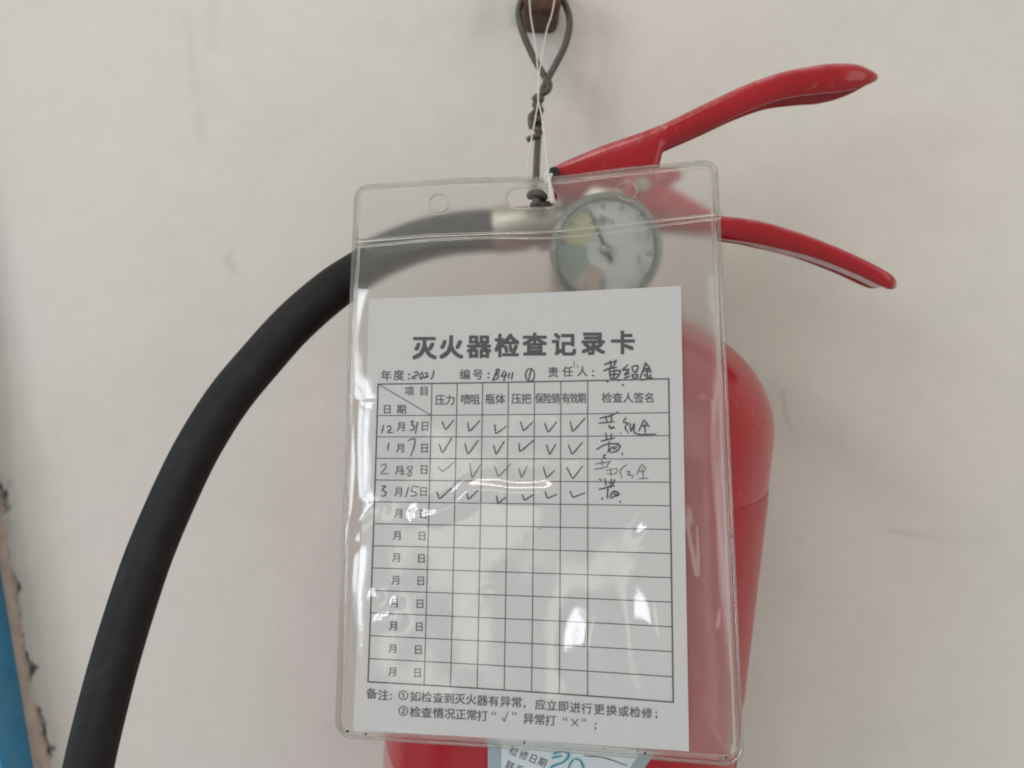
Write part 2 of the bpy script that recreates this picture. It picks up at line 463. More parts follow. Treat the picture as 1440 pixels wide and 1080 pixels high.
peg = mesh_obj("wall_peg", v, f, M['rust']); fix_normals(peg)
peg["label"] = "rusty brown steel peg sticking out of the wall at the top"; peg["category"] = "peg"

def wire_px(pts, n=10):
    a = np.array(pts, float)
    return catmull(at_y(a[:, 0], a[:, 1], a[:, 2]), n)
wroot = thing("hanging_wire", at_y(755.0, 292.0, -0.078), "grey twisted hanging wire looped over the rusty peg", "wire")
YL = -0.020
loop = wire_px([(758, 136, -.022), (764, 124, -.024), (773, 106, -.022), (785, 84, YL), (796, 60, YL), (801, 34, YL), (797, 12, YL), (783, -12, YL), (762, -24, YL),
                (740, -10, YL), (730, 12, YL), (732, 34, YL), (740, 58, YL), (752, 84, YL), (765, 106, -.020), (772, 117, -.026), (770, 127, -.028), (758, 134, -.024), (752, 139, -.02)])
v, f = tube_data(loop, 0.00135, 10)
mesh_obj("loop", v, f, M['wire'], wroot)
# the loose end is wound round the straight wire
down = wire_px([(757, 134, -.024), (758, 160, -.028), (757, 190, -.034), (755, 220, -.046), (754, 250, -.060), (755, 276, -.074), (757, 290, -.079)])
v, f = tube_data(down, 0.00135, 10)
mesh_obj("straight_wire", v, f, M['wire'], wroot)
t = np.linspace(0, 1, 90)
hx = 757 + 5.0 * np.sin(t * 2 * math.pi * 3.3 + .6) - 2 * t; hy = 137 + 52 * t; hyy = -0.026 - 0.009 * t - 0.0024 * np.cos(t * 2 * math.pi * 3.3 + .6)
tail = np.vstack([at_y(hx, hy, hyy), wire_px([(758, 190, -.0375), (752, 192, -.038), (741, 197, -.038)], 6)])
v, f = tube_data(tail, 0.00110, 8)
mesh_obj("wound_end", v, f, M['wire'], wroot)
v, f = tube_data(wire_px([(752, 158, -.029), (747, 164, -.032), (746.5, 172, -.033), (748, 181, -.033)], 6), 0.0013, 8)
mesh_obj("wound_end", v, f, M['wire'], wroot)
kn = wire_px([(746, 275, -.076), (752, 272, -.082), (762, 274, -.082), (764, 278, -.076), (756, 280, -.081), (754, 286, -.083), (751, 290, -.082), (760, 290, -.082), (770, 289, -.078)], 8)
v, f = tube_data(kn, 0.0015, 9)
mesh_obj("knot", v, f, M['wire'], wroot)

# ------------------------------------------------------------------ card / sleeve surface
S = 0.0860                                       # metres per unit: the printed table is one unit wide
PO = np.array([0.0149, 0.5981, 2.6862]); PW = np.array([-0.1474, 0.2234, -0.0025])
TR_, TH_, TA_, TB_ = 0.0743, 0.1105, 0.1946, 0.0901
HC = (-0.0466, -0.0150, -0.0120)
def rodr(w):
    th = np.linalg.norm(w); k = w / th; K = np.array([[0, -k[2], k[1]], [k[2], 0, -k[0]], [-k[1], k[0], 0]])
    return np.eye(3) + math.sin(th) * K + (1 - math.cos(th)) * K @ K
PR = rodr(PW)
def surf_c(u, v, h=0.0):
    u = np.asarray(u, float); v = np.asarray(v, float)
    uu = np.clip(u, -0.75, 0.75); vv = np.clip(v, -0.95, 0.65)
    z = HC[0] * uu * uu + HC[1] * uu * vv + HC[2] * vv * vv - np.asarray(h) / S
    return (PO + np.stack([u, v, z + 0 * u], -1) @ PR.T) * S
def card_w(u, v, h=0.0):
    c = surf_c(u, v, h)
    return CAM + c[..., :1] * RIGHT + c[..., 1:2] * DOWN + c[..., 2:3] * FWD
def uv_of(px, py):
    """where on the card's surface a point of the photograph lies"""
    px = np.asarray(px, float); py = np.asarray(py, float)
    u = (px - 735) / 440; v = (py - 760) / 440
    def pr(u, v):
        c = surf_c(u, v); return 720 + F * c[..., 0] / c[..., 2], 540 + F * c[..., 1] / c[..., 2]
    for _ in range(7):
        x, y = pr(u, v); e = 1e-5
        xu, yu = pr(u + e, v); xv, yv = pr(u, v + e)
        a, b, c, d = (xu - x) / e, (xv - x) / e, (yu - y) / e, (yv - y) / e
        det = a * d - b * c; rx, ry = px - x, py - y
        u = u + (d * rx - b * ry) / det; v = v + (-c * rx + a * ry) / det
    return u, v
def on_card(px, py, h): return card_w(*uv_of(px, py), h)

# ------------------------------------------------------------------ the record card
base = card_w(0.0, 0.535)
card = thing("record_card", base, "white printed inspection record card with handwritten rows inside the clear sleeve", "card")
cq = np.array([uv_of(519., 420.), uv_of(957.5, 402.), uv_of(969., 1057.), uv_of(496.5, 1028.)])
nu, nv = 22, 30
s_, t_ = np.meshgrid(np.linspace(0, 1, nu), np.linspace(0, 1, nv))
def quad(c, s, t): return ((1 - s) * (1 - t))[..., None] * c[0] + (s * (1 - t))[..., None] * c[1] + (s * t)[..., None] * c[2] + ((1 - s) * t)[..., None] * c[3]
UV = quad(cq, s_, t_).reshape(-1, 2)
top = card_w(UV[:, 0], UV[:, 1], 0.0); bot = card_w(UV[:, 0], UV[:, 1], -0.0003)
ff = []
for j in range(nv - 1):
    for i in range(nu - 1):
        a = j * nu + i; ff.append((a, a + nu, a + nu + 1, a + 1)); k = nu * nv; ff.append((k + a, k + a + 1, k + a + nu + 1, k + a + nu))
k = nu * nv
ring = [i for i in range(nu)] + [j * nu + nu - 1 for j in range(1, nv)] + [(nv - 1) * nu + i for i in range(nu - 2, -1, -1)] + [j * nu for j in range(nv - 2, 0, -1)]
for a, b in zip(ring, ring[1:] + ring[:1]): ff.append((a, b, k + b, k + a))
o = mesh_obj("paper", np.vstack([top, bot]), ff, M['paper'], card); sharp(o, 60)

# printed characters: taken from Blender's own built-in font
GL = {}
def glyphs(chars, off):
    obs = []
    for ch in sorted(set(chars)):
        if (ch, off) in GL: continue
        cu = bpy.data.curves.new("glyph", 'FONT'); cu.body = ch; cu.size = 1.0; cu.resolution_u = 3
        cu.offset = off; cu.fill_mode = 'FRONT'
        ob = bpy.data.objects.new("glyph", cu); COL.objects.link(ob); obs.append((ch, ob))
    dg = bpy.context.evaluated_depsgraph_get(); dg.update()
    for ch, ob in obs:
        ev = ob.evaluated_get(dg); me = ev.to_mesh()
        v = np.array([q.co[:] for q in me.vertices]).reshape(-1, 3)[:, :2]
        f = [tuple(pl.vertices) for pl in me.polygons]
        GL[(ch, off)] = (v, f); ev.to_mesh_clear()
    for ch, ob in obs:
        cu = ob.data; bpy.data.objects.remove(ob); bpy.data.curves.remove(cu)
HANZI_C = np.array([0.5, 0.38])
def text_part(name, items, parent, m, bold=0.0, h=0.00012, place=None, rot=0.0):
    """items: (char, cx, cy, cell width px, cell height px); bold widens the strokes by overprinting"""
    glyphs([i[0] for i in items], 0.0)
    parts = []
    sh = [(0, 0)] if not bold else [(-1, -1), (1, -1), (-1, 1), (1, 1), (0, 0)]
    for ch, cx, cy, w, hh in items:
        v, f = GL[(ch, 0.0)]
        if not len(v): continue
        c = HANZI_C if ord(ch) > 0x2E80 and ch not in '，；：' else (v.min(0) + v.max(0)) / 2
        for k_, (sx, sy) in enumerate(sh):
            q = (v - c + np.array([sx, sy]) * bold) * [w, -hh]
            cs, sn = math.cos(rot), math.sin(rot)
            x = cx + q[:, 0] * cs - q[:, 1] * sn; y = cy + q[:, 0] * sn + q[:, 1] * cs
            parts.append(((place or on_card)(x, y, h + k_ * 0.000008), f))
    v, f = join(parts)
    return mesh_obj(name, v, f, m, parent, smooth=False)

T = [('灭', 597, 489), ('火', 634.6, 488), ('器', 673.7, 487), ('检', 713, 486), ('查', 752, 484.5), ('记', 793, 484), ('录', 834, 482.5), ('卡', 876, 481.5)]
text_part("title_text", [(c, x, y, 35, 34) for c, x, y in T], card, M['print'], bold=0.030)
L2 = [('年', 543.3, 528), ('度', 561, 527.5), (':', 575.5, 529.5), ('编', 654, 526.5), ('号', 672, 526.5), (':', 687, 528), ('责', 778, 523.3), ('任', 798.5, 522.5), ('人', 819, 522), (':', 834, 525)]
text_part("heading_text", [(c, x, y, 15.5 if c != ':' else 22, 15.5 if c != ':' else 18) for c, x, y in L2], card, M['printlight'], bold=0.009)
HD = [('项', 576, 550), ('目', 596.5, 549.8), ('日', 544.6, 575.4), ('期', 564.8, 575.4)]
HD = [(c, x, y, 14, 14) for c, x, y in HD]
for st, x0, x1, y, w, hh in (("压力", 619, 633, 562.3, 14.5, 15.5), ("喷咀", 654.7, 668, 561.4, 14.5, 15.5), ("瓶体", 689.3, 703.7, 561, 14.5, 15.5), ("压把", 726.4, 740.3, 560.7, 14.5, 15.5),
                             ("保险销", 758.5, 781.5, 560.2, 12.2, 15.5), ("有效期", 796, 818.3, 559.8, 12.2, 15.5), ("检查人签名", 853.5, 913.3, 559.3, 15.2, 15.2)):
    for i, c in enumerate(st): HD.append((c, x0 + (x1 - x0) * i / (len(st) - 1), y, w, hh))
text_part("column_heading_text", HD, card, M['printlight'], bold=0.009)
MD = [(564.6, 599.8, 597.6, 599), (563.5, 630, 597, 630), (562, 661, 596.4, 660.4), (561, 691.5, 595.6, 691), (561, 721.7, 595.4, 722.5), (559, 753, 593.5, 753.4), (558, 784, 592.7, 785),
      (557, 815.6, 591.7, 816.6), (555, 847.7, 590.6, 848.9), (553.7, 880, 589.6, 881.2), (552.7, 911.7, 588.3, 913.3), (552.3, 944.3, 587.3, 945.9)]
text_part("month_day_text", [q for a in MD for q in (('月', a[0], a[1], 13.5, 14), ('日', a[2], a[3], 13.5, 14.5))], card, M['printlight'], bold=0.009)
N1 = [('备', 522.7, 975), ('注', 539, 977.3), (':', 550, 979.5), ('①', 567.3, 977.6), ('如', 584.3, 979), ('检', 600, 980), ('查', 616, 980.7), ('到', 631.7, 981.7), ('灭', 646.9, 982.7), ('火', 662.7, 983.3), ('器', 678.3, 984.7),
      ('有', 694.3, 985.7), ('异', 710.7, 986.4), ('常', 726.7, 987.3), (',', 737.5, 993.5), ('应', 760, 990.4), ('立', 775.9, 991.7), ('即', 792.3, 993), ('进', 809, 994.7), ('行', 825.3, 996), ('更', 842.7, 997.3),
      ('换', 860, 998.6), ('或', 876.7, 1000), ('检', 893.3, 1001.2), ('修', 910, 1002.6), (';', 923, 1005.5),
      ('②', 567.3, 999.6), ('检', 584, 1001), ('查', 600, 1001.9), ('情', 616.7, 1002.7), ('况', 632.5, 1003.5), ('正', 648.3, 1004.3), ('常', 663.5, 1005.3), ('打', 678.6, 1006.3), ('异', 743.3, 1010.4), ('常', 759, 1011.7), ('打', 774.3, 1012.9), (';', 837.3, 1021.5)]
text_part("note_text", [(c, x, y, 16 if ord(c) > 200 else 18, 16 if ord(c) > 200 else 17) for c, x, y in N1], card, M['printlight'], bold=0.009)

def ribbon(pts, w, h=0.00016, taper=True, n=6):
    a = np.array(pts, float)
    q = catmull(a, n) if len(a) > 2 else np.linspace(a[0], a[-1], n)
    d = np.gradient(q, axis=0); d /= np.linalg.norm(d, axis=1)[:, None] + 1e-9
    nn = np.stack([-d[:, 1], d[:, 0]], 1)
    k = len(q); s = np.linspace(0, 1, k)
    ww = w * (0.55 + 0.45 * np.sin(np.pi * np.clip(0.15 + 0.75 * s, 0, 1))) if taper else np.full(k, w)
    ww = ww * (1 + 0.12 * np.sin(s * 17 + w * 9))
    l = q + nn * ww[:, None] / 2; r = q - nn * ww[:, None] / 2
    return np.vstack([l, r]), [(i, i + 1, k + i + 1, k + i) for i in range(k - 1)]
def strokes(name, lst, w, m, parent=None, off=(0, 0), sc=1.0, h=0.00016, place=None):
    parts = []
    for st in lst:
        p_ = [(off[0] + x / sc, off[1] + y / sc) for x, y in st]
        v, f = ribbon(p_, w); parts.append(((place or on_card)(v[:, 0], v[:, 1], h), f))
    v, f = join(parts)
    return mesh_obj(name, v, f, m, parent if parent is not None else card, smooth=False)
# quote marks, tick and cross printed in the note
strokes("note_symbol", [[(693.5, 1000.5), (692.3, 1003.5), (693, 1005)], [(697.5, 1000.8), (696.3, 1003.8), (697, 1005.3)], [(706, 1009), (709, 1014), (711.5, 1008), (715, 1000.5)],
        [(721, 1001), (722, 1003.5), (720.6, 1005.5)], [(725, 1001.3), (726, 1003.8), (724.6, 1005.8)],
        [(793.5, 1008.5), (792.3, 1011.5), (793, 1013)], [(797.5, 1008.8), (796.3, 1011.8), (797, 1013.3)], [(803, 1010.5), (813.5, 1021.5)], [(813.8, 1010.5), (802.8, 1021.5)],
        [(818.5, 1010), (819.5, 1012.5), (818.1, 1014.5)], [(822.5, 1010.3), (823.5, 1012.8), (822.1, 1014.8)]], 1.3, M['printlight'])

# table rules
def uvline(u0, v0, u1, v1, w, k=26):
    s = np.linspace(0, 1, k); u = u0 + (u1 - u0) * s; v = v0 + (v1 - v0) * s
    L = math.hypot(u1 - u0, v1 - v0); nx_, ny_ = -(v1 - v0) / L * w / 2, (u1 - u0) / L * w / 2
    V_ = np.vstack([card_w(u + nx_, v + ny_, 0.0001), card_w(u - nx_, v - ny_, 0.0001)])
    return V_, [(i, i + 1, k + i + 1, k + i) for i in range(k - 1)]
rows = [-TH_] + [TR_ * i for i in range(13)]
cols = [0.0] + [TA_ + TB_ * i for i in range(7)] + [1.0]
tw = 0.0036
for r_ in rows:
    v, f = uvline(-0.5, r_ - .5, 0.5, r_ - .5, tw * (1.25 if r_ in (rows[0], rows[-1]) else 0.8)); mesh_obj("table_rule", v, f, M['printlight'], card, smooth=False)
for c_ in cols:
    v, f = uvline(c_ - .5, -TH_ - .5 - tw / 2, c_ - .5, 12 * TR_ - .5 + tw / 2, tw * (1.3 if c_ in (0.0, 1.0) else 0.8)); mesh_obj("table_rule", [q for q in v + (card_w(0, 0, 0.00003) - card_w(0, 0, 0))], f, M['printlight'], card, smooth=False)
v, f = uvline(-0.5, -TH_ - .5, cols[1] - .5, -.5, tw * 0.85); mesh_obj("diagonal_rule", v, f, M['printlight'], card, smooth=False)

# handwriting
strokes("handwritten_name", [[(350, 155), (460, 120), (540, 100)], [(455, 80), (470, 160), (465, 230)], [(560, 65), (545, 120), (510, 190)], [(340, 262), (450, 215), (570, 205)], [(445, 215), (450, 300), (465, 390)],
        [(465, 270), (620, 255), (600, 330), (550, 385), (460, 385)], [(520, 230), (525, 300), (510, 380)], [(465, 325), (580, 310)], [(390, 440), (430, 440)], [(590, 410), (620, 430)],
        [(760, 150), (670, 245), (770, 235), (700, 330), (790, 290)], [(690, 385), (790, 345)], [(820, 190), (900, 170), (925, 200), (890, 280), (840, 260), (822, 190)], [(825, 310), (840, 370), (900, 375), (915, 320), (835, 330)],
        [(1060, 110), (1020, 230), (955, 390)], [(1060, 130), (1110, 200), (1150, 290)], [(1040, 215), (1110, 230)], [(1030, 260), (1130, 265)], [(1080, 220), (1085, 390)], [(1030, 310), (1060, 360)], [(1150, 320), (1110, 375)], [(970, 415), (1060, 400), (1180, 375)], [(655, 497), (690, 497)]],
        2.5, M['pen'], off=(820, 500), sc=12)
strokes("handwritten_year", [[(740, 290), (800, 275), (810, 320), (710, 375), (790, 390)], [(850, 310), (880, 290), (900, 330), (870, 400), (845, 370), (850, 315)], [(920, 300), (970, 300), (960, 350), (910, 380), (1000, 350)], [(1080, 245), (1070, 330), (1035, 405)]],
        1.9, M['pen'], off=(520, 500), sc=12)
el = [(1025 + 75 * math.cos(a), 330 + 108 * math.sin(a)) for a in np.linspace(-1.8, 4.6, 16)]
strokes("handwritten_number", [[(470, 225), (440, 330), (385, 430)], [(440, 250), (500, 230), (500, 280), (430, 320), (490, 330), (480, 380), (400, 420)], [(600, 250), (545, 350), (640, 330)], [(625, 280), (580, 430)], [(680, 285), (655, 390)], [(735, 280), (710, 410)],
        el, [(1045, 230), (1020, 330), (1000, 420)]], 2.1, M['pen'], off=(660, 500), sc=12)
strokes("pencil_mark", [[(985, 195), (985, 232)], [(1000, 215), (1003, 232)]], 1.0, M['pencil'], off=(520, 450), sc=3.43)
Z4 = dict(off=(520, 570), sc=6.545)
DT = [([[(130, 180), (110, 255)], [(155, 200), (185, 190), (195, 215), (165, 250), (215, 248)], [(370, 150), (400, 145), (385, 180), (410, 190), (395, 230), (370, 225)], [(440, 150), (420, 265)]], 'pen'),
      ([[(175, 345), (165, 415)], [(350, 325), (415, 310), (405, 390), (375, 470)]], 'pen'),
      ([[(100, 560), (140, 540), (150, 570), (105, 630), (175, 625)], [(285, 600), (310, 600), (298, 630), (330, 632)], [(390, 560), (345, 575), (385, 620), (370, 650), (350, 635), (395, 575), (390, 562)]], 'pencil'),
      ([[(105, 745), (145, 745), (115, 780), (150, 800), (135, 835), (105, 830)], [(360, 750), (330, 850)], [(400, 740), (385, 790), (420, 800), (425, 830), (370, 835)], [(405, 740), (455, 755)]], 'pen')]
for st, m_ in DT: strokes("handwritten_date", st, 1.8, M[m_], **Z4)
A6 = [[(665, 145), (695, 225), (775, 135)], [(900, 155), (915, 240), (1015, 140)], [(1150, 175), (1160, 260), (1260, 190)],
      [(640, 355), (665, 440), (755, 300)], [(875, 350), (900, 450), (1000, 320)], [(1140, 365), (1160, 450), (1240, 330)],
      [(630, 565), (665, 610), (780, 520)], [(920, 530), (940, 668), (1020, 545)], [(1150, 560), (1180, 655), (1300, 535)],
      [(615, 790), (640, 860), (755, 760)], [(895, 810), (905, 865), (1000, 780)], [(1165, 830), (1180, 900), (1255, 845)]]
A3 = [[(695, 458), (708, 497), (748, 460)], [(797, 465), (812, 503), (850, 458)], [(905, 455), (915, 500), (970, 442)],
      [(690, 550), (692, 585), (752, 537)], [(805, 555), (818, 598), (845, 553)], [(898, 555), (912, 597), (958, 545)],
      [(688, 655), (700, 695), (725, 645)], [(792, 650), (805, 695), (840, 665)], [(890, 650), (915, 700), (958, 645)],
      [(703, 765), (712, 790), (748, 768)], [(800, 752), (808, 782), (850, 765)], [(905, 750), (915, 778), (970, 758)]]
def tick(p3):
    (a, b), (c, d), (e, g) = p3
    return [[(a, b), ((a + c) / 2 + 0.02 * (c - a), (b + d) / 2), (c, d)], [(c, d), (c + 0.25 * (e - c), d + 0.20 * (g - d)), (e, g)]]
for i, s3 in enumerate(A6): strokes("check_mark", tick(s3), 1.9 if not 6 <= i < 9 else 1.6, M['pencil' if 6 <= i < 9 else 'pen'], **Z4)
for i, s3 in enumerate(A3): strokes("check_mark", tick(s3), 1.9 if not 6 <= i < 9 else 1.7, M['pencil' if 6 <= i < 7 else 'pen'], off=(500, 440), sc=3.0)
Z5 = dict(off=(730, 570), sc=6.545)
SG = [[[(740, 120), (830, 100), (915, 60)], [(790, 95), (810, 150)], [(850, 80), (850, 145)], [(730, 165), (880, 150)], [(825, 180), (850, 215), (875, 190)], [(820, 200), (880, 210)], [(985, 110), (960, 155), (1000, 165), (975, 205), (1010, 260)],
       [(1020, 160), (1030, 240), (1060, 170), (1060, 250), (1110, 265)], [(1150, 130), (1100, 240)], [(1155, 140), (1200, 200)], [(1130, 190), (1180, 190)], [(1155, 170), (1160, 255)], [(1090, 270), (1265, 265)], [(930, 252), (936, 260)]],
      [[(795, 250), (810, 320)], [(850, 260), (845, 320)], [(750, 330), (880, 300)], [(710, 408), (800, 360), (920, 350)], [(830, 330), (828, 370), (818, 440)], [(850, 350), (930, 370), (900, 420), (840, 430), (850, 390), (920, 380)], [(860, 400), (900, 400)], [(805, 455), (780, 460), (780, 490), (800, 480)], [(950, 435), (948, 458)]],
      [[(700, 540), (850, 515)], [(760, 500), (770, 560)], [(830, 520), (800, 575)], [(690, 590), (810, 570)], [(800, 600), (900, 585), (880, 630), (800, 630)], [(840, 575), (845, 650)], [(990, 545), (930, 600), (950, 670)], [(985, 610), (1020, 610), (1000, 640), (1045, 645), (1038, 675)],
       [(1130, 540), (1080, 640)], [(1135, 545), (1170, 590)], [(1110, 610), (1160, 605)], [(1140, 580), (1140, 670)], [(1100, 675), (1190, 670)]],
      [[(735, 680), (760, 690)], [(790, 670), (800, 740)], [(850, 670), (840, 760)], [(880, 680), (860, 740)], [(730, 775), (880, 740)], [(820, 740), (810, 860)], [(800, 700), (870, 720)], [(830, 850), (870, 790), (920, 820), (870, 840), (840, 860)], [(860, 800), (910, 800), (900, 840)], [(865, 815), (905, 825)], [(757, 848), (770, 870)], [(932, 880), (928, 900)]]]
for i, st in enumerate(SG): strokes("handwritten_signature", st, 2.1 if i != 2 else 1.7, M['pen' if i != 2 else 'pencil'], **Z5)

# ------------------------------------------------------------------ the clear sleeve
sleeve = thing("card_sleeve", card_w(0.03, 0.566), "clear vinyl card sleeve with rounded corners hanging in front of the extinguisher", "card sleeve")
def U(px, py):
    u, v = uv_of(float(px), float(py)); return np.array([u, v])
def outline_px(inset=0.0, n=12):
    """rounded outline of the sleeve, as measured, in card units, walked clockwise"""
    pts = []
    cs = [(499, 261), (1009, 224), (1047, 1079), (470, 1038)]
    c = [U(*q) for q in cs]
    ctr = sum(c) / 4
    R_ = [0.050, 0.050, 0.062, 0.062]
    for i in range(4):
        p0, p1, p2 = c[i - 1], c[i], c[(i + 1) % 4]
        a = (p0 - p1) / np.linalg.norm(p0 - p1); b = (p2 - p1) / np.linalg.norm(p2 - p1)
        p1i = p1 + (a + b) * inset
        r = max(R_[i] - inset, 0.008)
        cc = p1i + (a + b) * r
        for t in np.linspace(0, math.pi / 2, n):
            pts.append(cc - b * r * math.cos(t) - a * r * math.sin(t))
    # straight runs get points of their own
    out = []
    P_ = np.array(pts); k = len(P_)
    for i in range(k):
        a, b = P_[i], P_[(i + 1) % k]; L = np.linalg.norm(b - a)
        m_ = max(1, int(L / 0.03))
        for j in range(m_): out.append(a + (b - a) * j / m_)
    out = np.array(out)
    # the top edge dips a little beside the slot
    vtop = c[0][1] + (out[:, 0] - c[0][0]) / (c[1][0] - c[0][0]) * (c[1][1] - c[0][1])
    near = np.exp(-((out[:, 1] - vtop) / 0.12) ** 2)
    out[:, 1] += near * (0.012 * np.exp(-((out[:, 0] - 0.13) / 0.16) ** 2) - 0.004 * np.exp(-((out[:, 0] + 0.25) / 0.15) ** 2))
    return out
OUT = outline_px(0.0)
wl = [(505, 339), (600, 332), (700, 327.5), (760, 327), (853, 318), (927, 310.5), (1012, 301)]
WELD = np.array([U(*q) for q in wl])
def weld_v(u): return np.interp(u, WELD[:, 0], WELD[:, 1])
def inside(poly, pts):
    x, y = pts[:, 0], pts[:, 1]; r = np.zeros(len(pts), bool)
    for (x0, y0), (x1, y1) in zip(poly, np.roll(poly, -1, 0)):
        c = ((y0 > y) != (y1 > y)) & (x < (x1 - x0) * (y - y0) / (y1 - y0 + 1e-15) + x0); r ^= c
    return r
def edge_dist(poly, pts):
    return seg_dist(pts[:, 0], pts[:, 1], list(poly) + [poly[0]])
def sheet(poly, holes, pitch):
    lo, hi = poly.min(0), poly.max(0)
    gx, gy = np.meshgrid(np.arange(lo[0], hi[0], pitch), np.arange(lo[1], hi[1], pitch))
    gx = gx + (np.arange(gx.shape[0]) % 2)[:, None] * pitch / 2
    g = np.stack([gx.ravel(), gy.ravel()], 1)
    g = g[inside(poly, g)]; g = g[edge_dist(poly, g) > pitch * 0.5]
    for hl in holes: g = g[~inside(hl, g)]; g = g[edge_dist(hl, g) > pitch * 0.45]
    vs = [Vector(q) for q in poly]; es = [(i, (i + 1) % len(poly)) for i in range(len(poly))]
    for hl in holes:
        o_ = len(vs); vs += [Vector(q) for q in hl]; es += [(o_ + i, o_ + (i + 1) % len(hl)) for i in range(len(hl))]
    vs += [Vector(q) for q in g]
    V_, E_, F_, *_r = delaunay_2d_cdt(vs, es, [], 1, 1e-7)
    V_ = np.array([q[:] for q in V_]); F_ = np.array([f for f in F_ if len(f) == 3])
    cen = V_[F_].mean(1); keep = np.ones(len(F_), bool)
    for hl in holes: keep &= ~inside(hl, cen)
    keep &= inside(poly, cen)
    F_ = F_[keep]
    a_, b_, c_ = V_[F_[:, 0]], V_[F_[:, 1]], V_[F_[:, 2]]
    cw = ((b_ - a_)[:, 0] * (c_ - a_)[:, 1] - (b_ - a_)[:, 1] * (c_ - a_)[:, 0]) > 0   # y runs down the sheet
    F_[cw] = F_[cw][:, ::-1]
    return V_, F_
def circle(px, py, rx, ry, n=28):
    return np.array([U(px + rx * math.cos(t), py + ry * math.sin(t)) for t in np.linspace(0, 2 * math.pi, n, endpoint=False)])
def stadium(x0, x1, y0, y1, n=12, slope=-0.02):
    r = (y1 - y0) / 2; cy = (y0 + y1) / 2; p_ = []
    for t in np.linspace(-math.pi / 2, math.pi / 2, n): p_.append((x1 - r + r * math.cos(t), cy + r * math.sin(t)))
    for t in np.linspace(math.pi / 2, 3 * math.pi / 2, n): p_.append((x0 + r + r * math.cos(t), cy + r * math.sin(t)))
    return np.array([U(x, y + slope * (x - 748)) for x, y in p_])
holes = [circle(618.5, 288, 13.5, 13), circle(881.5, 269, 14.5, 13.5), stadium(713, 785, 266, 293)]

INN = outline_px(0.012)
def clip_poly(poly, above):
    out = []
    k = len(poly)
    sgn = lambda q: (weld_v(q[0]) - q[1]) * (1 if above else -1)
    for i in range(k):
        a, b = poly[i], poly[(i + 1) % k]; sa, sb = sgn(a), sgn(b)
        if sa >= 0: out.append(a)
        if (sa >= 0) != (sb >= 0): out.append(a + (b - a) * sa / (sa - sb))
    return np.array(out)
def with_weld(poly, above):
    """replace the straight cut by the slightly wavy weld line"""
    d = np.abs(poly[:, 1] - weld_v(poly[:, 0])); on = np.where(d < 1e-3)[0]
    i0, i1 = on[0], on[-1]
    if i1 - i0 == len(poly) - 1: pass
    else:
        poly = np.roll(poly, -i1, 0)
    a, b = poly[0], poly[-1]
    us = np.linspace(b[0], a[0], 40)[1:-1]
    mid = np.stack([us, weld_v(us)], 1)
    return np.vstack([poly, mid])
head_poly = with_weld(clip_poly(INN, True), True)
pock_poly = with_weld(clip_poly(INN, False), False)

def wave(u, v, s, seed):
    """smooth rolling waves, about one hump per 1/s"""
    r = np.random.default_rng(seed); out = 0
    for _ in range(9):
        a = r.uniform(0, 2 * math.pi); k = s * r.uniform(1.6, 4.2)
        out = out + np.sin((np.cos(a) * u + np.sin(a) * v) * k + r.uniform(0, 6.3)) / 9
    return out
def base_h(P_):
    """gentle warp shared by both sheets"""
    return 0.0010 * wave(P_[:, 0], P_[:, 1], 2.3, 51)
V_, F_ = sheet(head_poly, holes[2:], 0.011)
hh = base_h(V_) + 0.00025 * wave(V_[:, 0], V_[:, 1], 7, 52) + 0.0003
# stretched lip over the slot where the string pulls
hh += 0.0005 * np.exp(-(((V_[:, 0] - U(748, 258)[0]) / 0.10) ** 2 + ((V_[:, 1] - U(748, 256)[1]) / 0.03) ** 2))
head = mesh_obj("header_flap", card_w(V_[:, 0], V_[:, 1], hh), F_, M['film_head'], sleeve)

FV, FF = sheet(pock_poly, [], 0.0072)
d_in = edge_dist(pock_poly, FV)
u_, v_ = FV[:, 0], FV[:, 1]
rise = 1 - np.exp(-(d_in / np.where(v_ < -0.55, 0.060, 0.050)) ** 1.2)
hb = base_h(FV) * np.clip(1 - rise, 0, 1)
amp = np.clip((v_ + 0.66) / 0.14, 0, 1); amp = 0.20 + 1.15 * amp * amp * (3 - 2 * amp)
hf = hb + 0.00085 * rise * amp
hf += rise * (0.00055 * wave(u_, v_, 4.5, 61) + 0.00008 * wave(u_, v_, 13, 62) + 0.00030)
def px_pts(l): return [U(*q) for q in l]
def ridge(pts, A_, sig, asym=0.0, n=8):
    global hf
    q = catmull(np.array(px_pts(pts)), n)
    d = seg_dist(u_, v_, list(q))
    ends = np.clip(np.minimum(np.hypot(u_ - q[0, 0], v_ - q[0, 1]), np.hypot(u_ - q[-1, 0], v_ - q[-1, 1])) / 0.06, 0, 1)
    hf = hf + A_ * np.exp(-(d / sig) ** 2) * (0.35 + 0.65 * ends)
def dome(px, py, A_, su, sv, rot=0.0):
    global hf
    c = U(px, py); du, dv = u_ - c[0], v_ - c[1]; cs, sn = math.cos(rot), math.sin(rot)
    a, b = du * cs + dv * sn, -du * sn + dv * cs
    hf = hf + A_ * np.exp(-((a / su) ** 2 + (b / sv) ** 2))
ridge([(594, 723), (615, 721), (645, 708), (665, 690), (690, 688), (730, 692), (790, 690)], 0.00125, 0.030)
ridge([(538, 715), (522, 718), (508, 732), (500, 755)], 0.0007, 0.028)
for q_ in ((533, 838), (562, 846), (540, 872), (552, 868), (566, 872)): dome(q_[0], q_[1], 0.00035, 0.020, 0.022)
dome(832, 900, 0.0015, 0.072, 0.13, 0.22)
dome(932, 880, 0.0022, 0.080, 0.17, -0.15)
dome(915, 742, 0.0006, 0.05, 0.025, -0.6)
ridge([(984, 715), (987, 750), (990, 790), (993, 835)], 0.00060, 0.030)
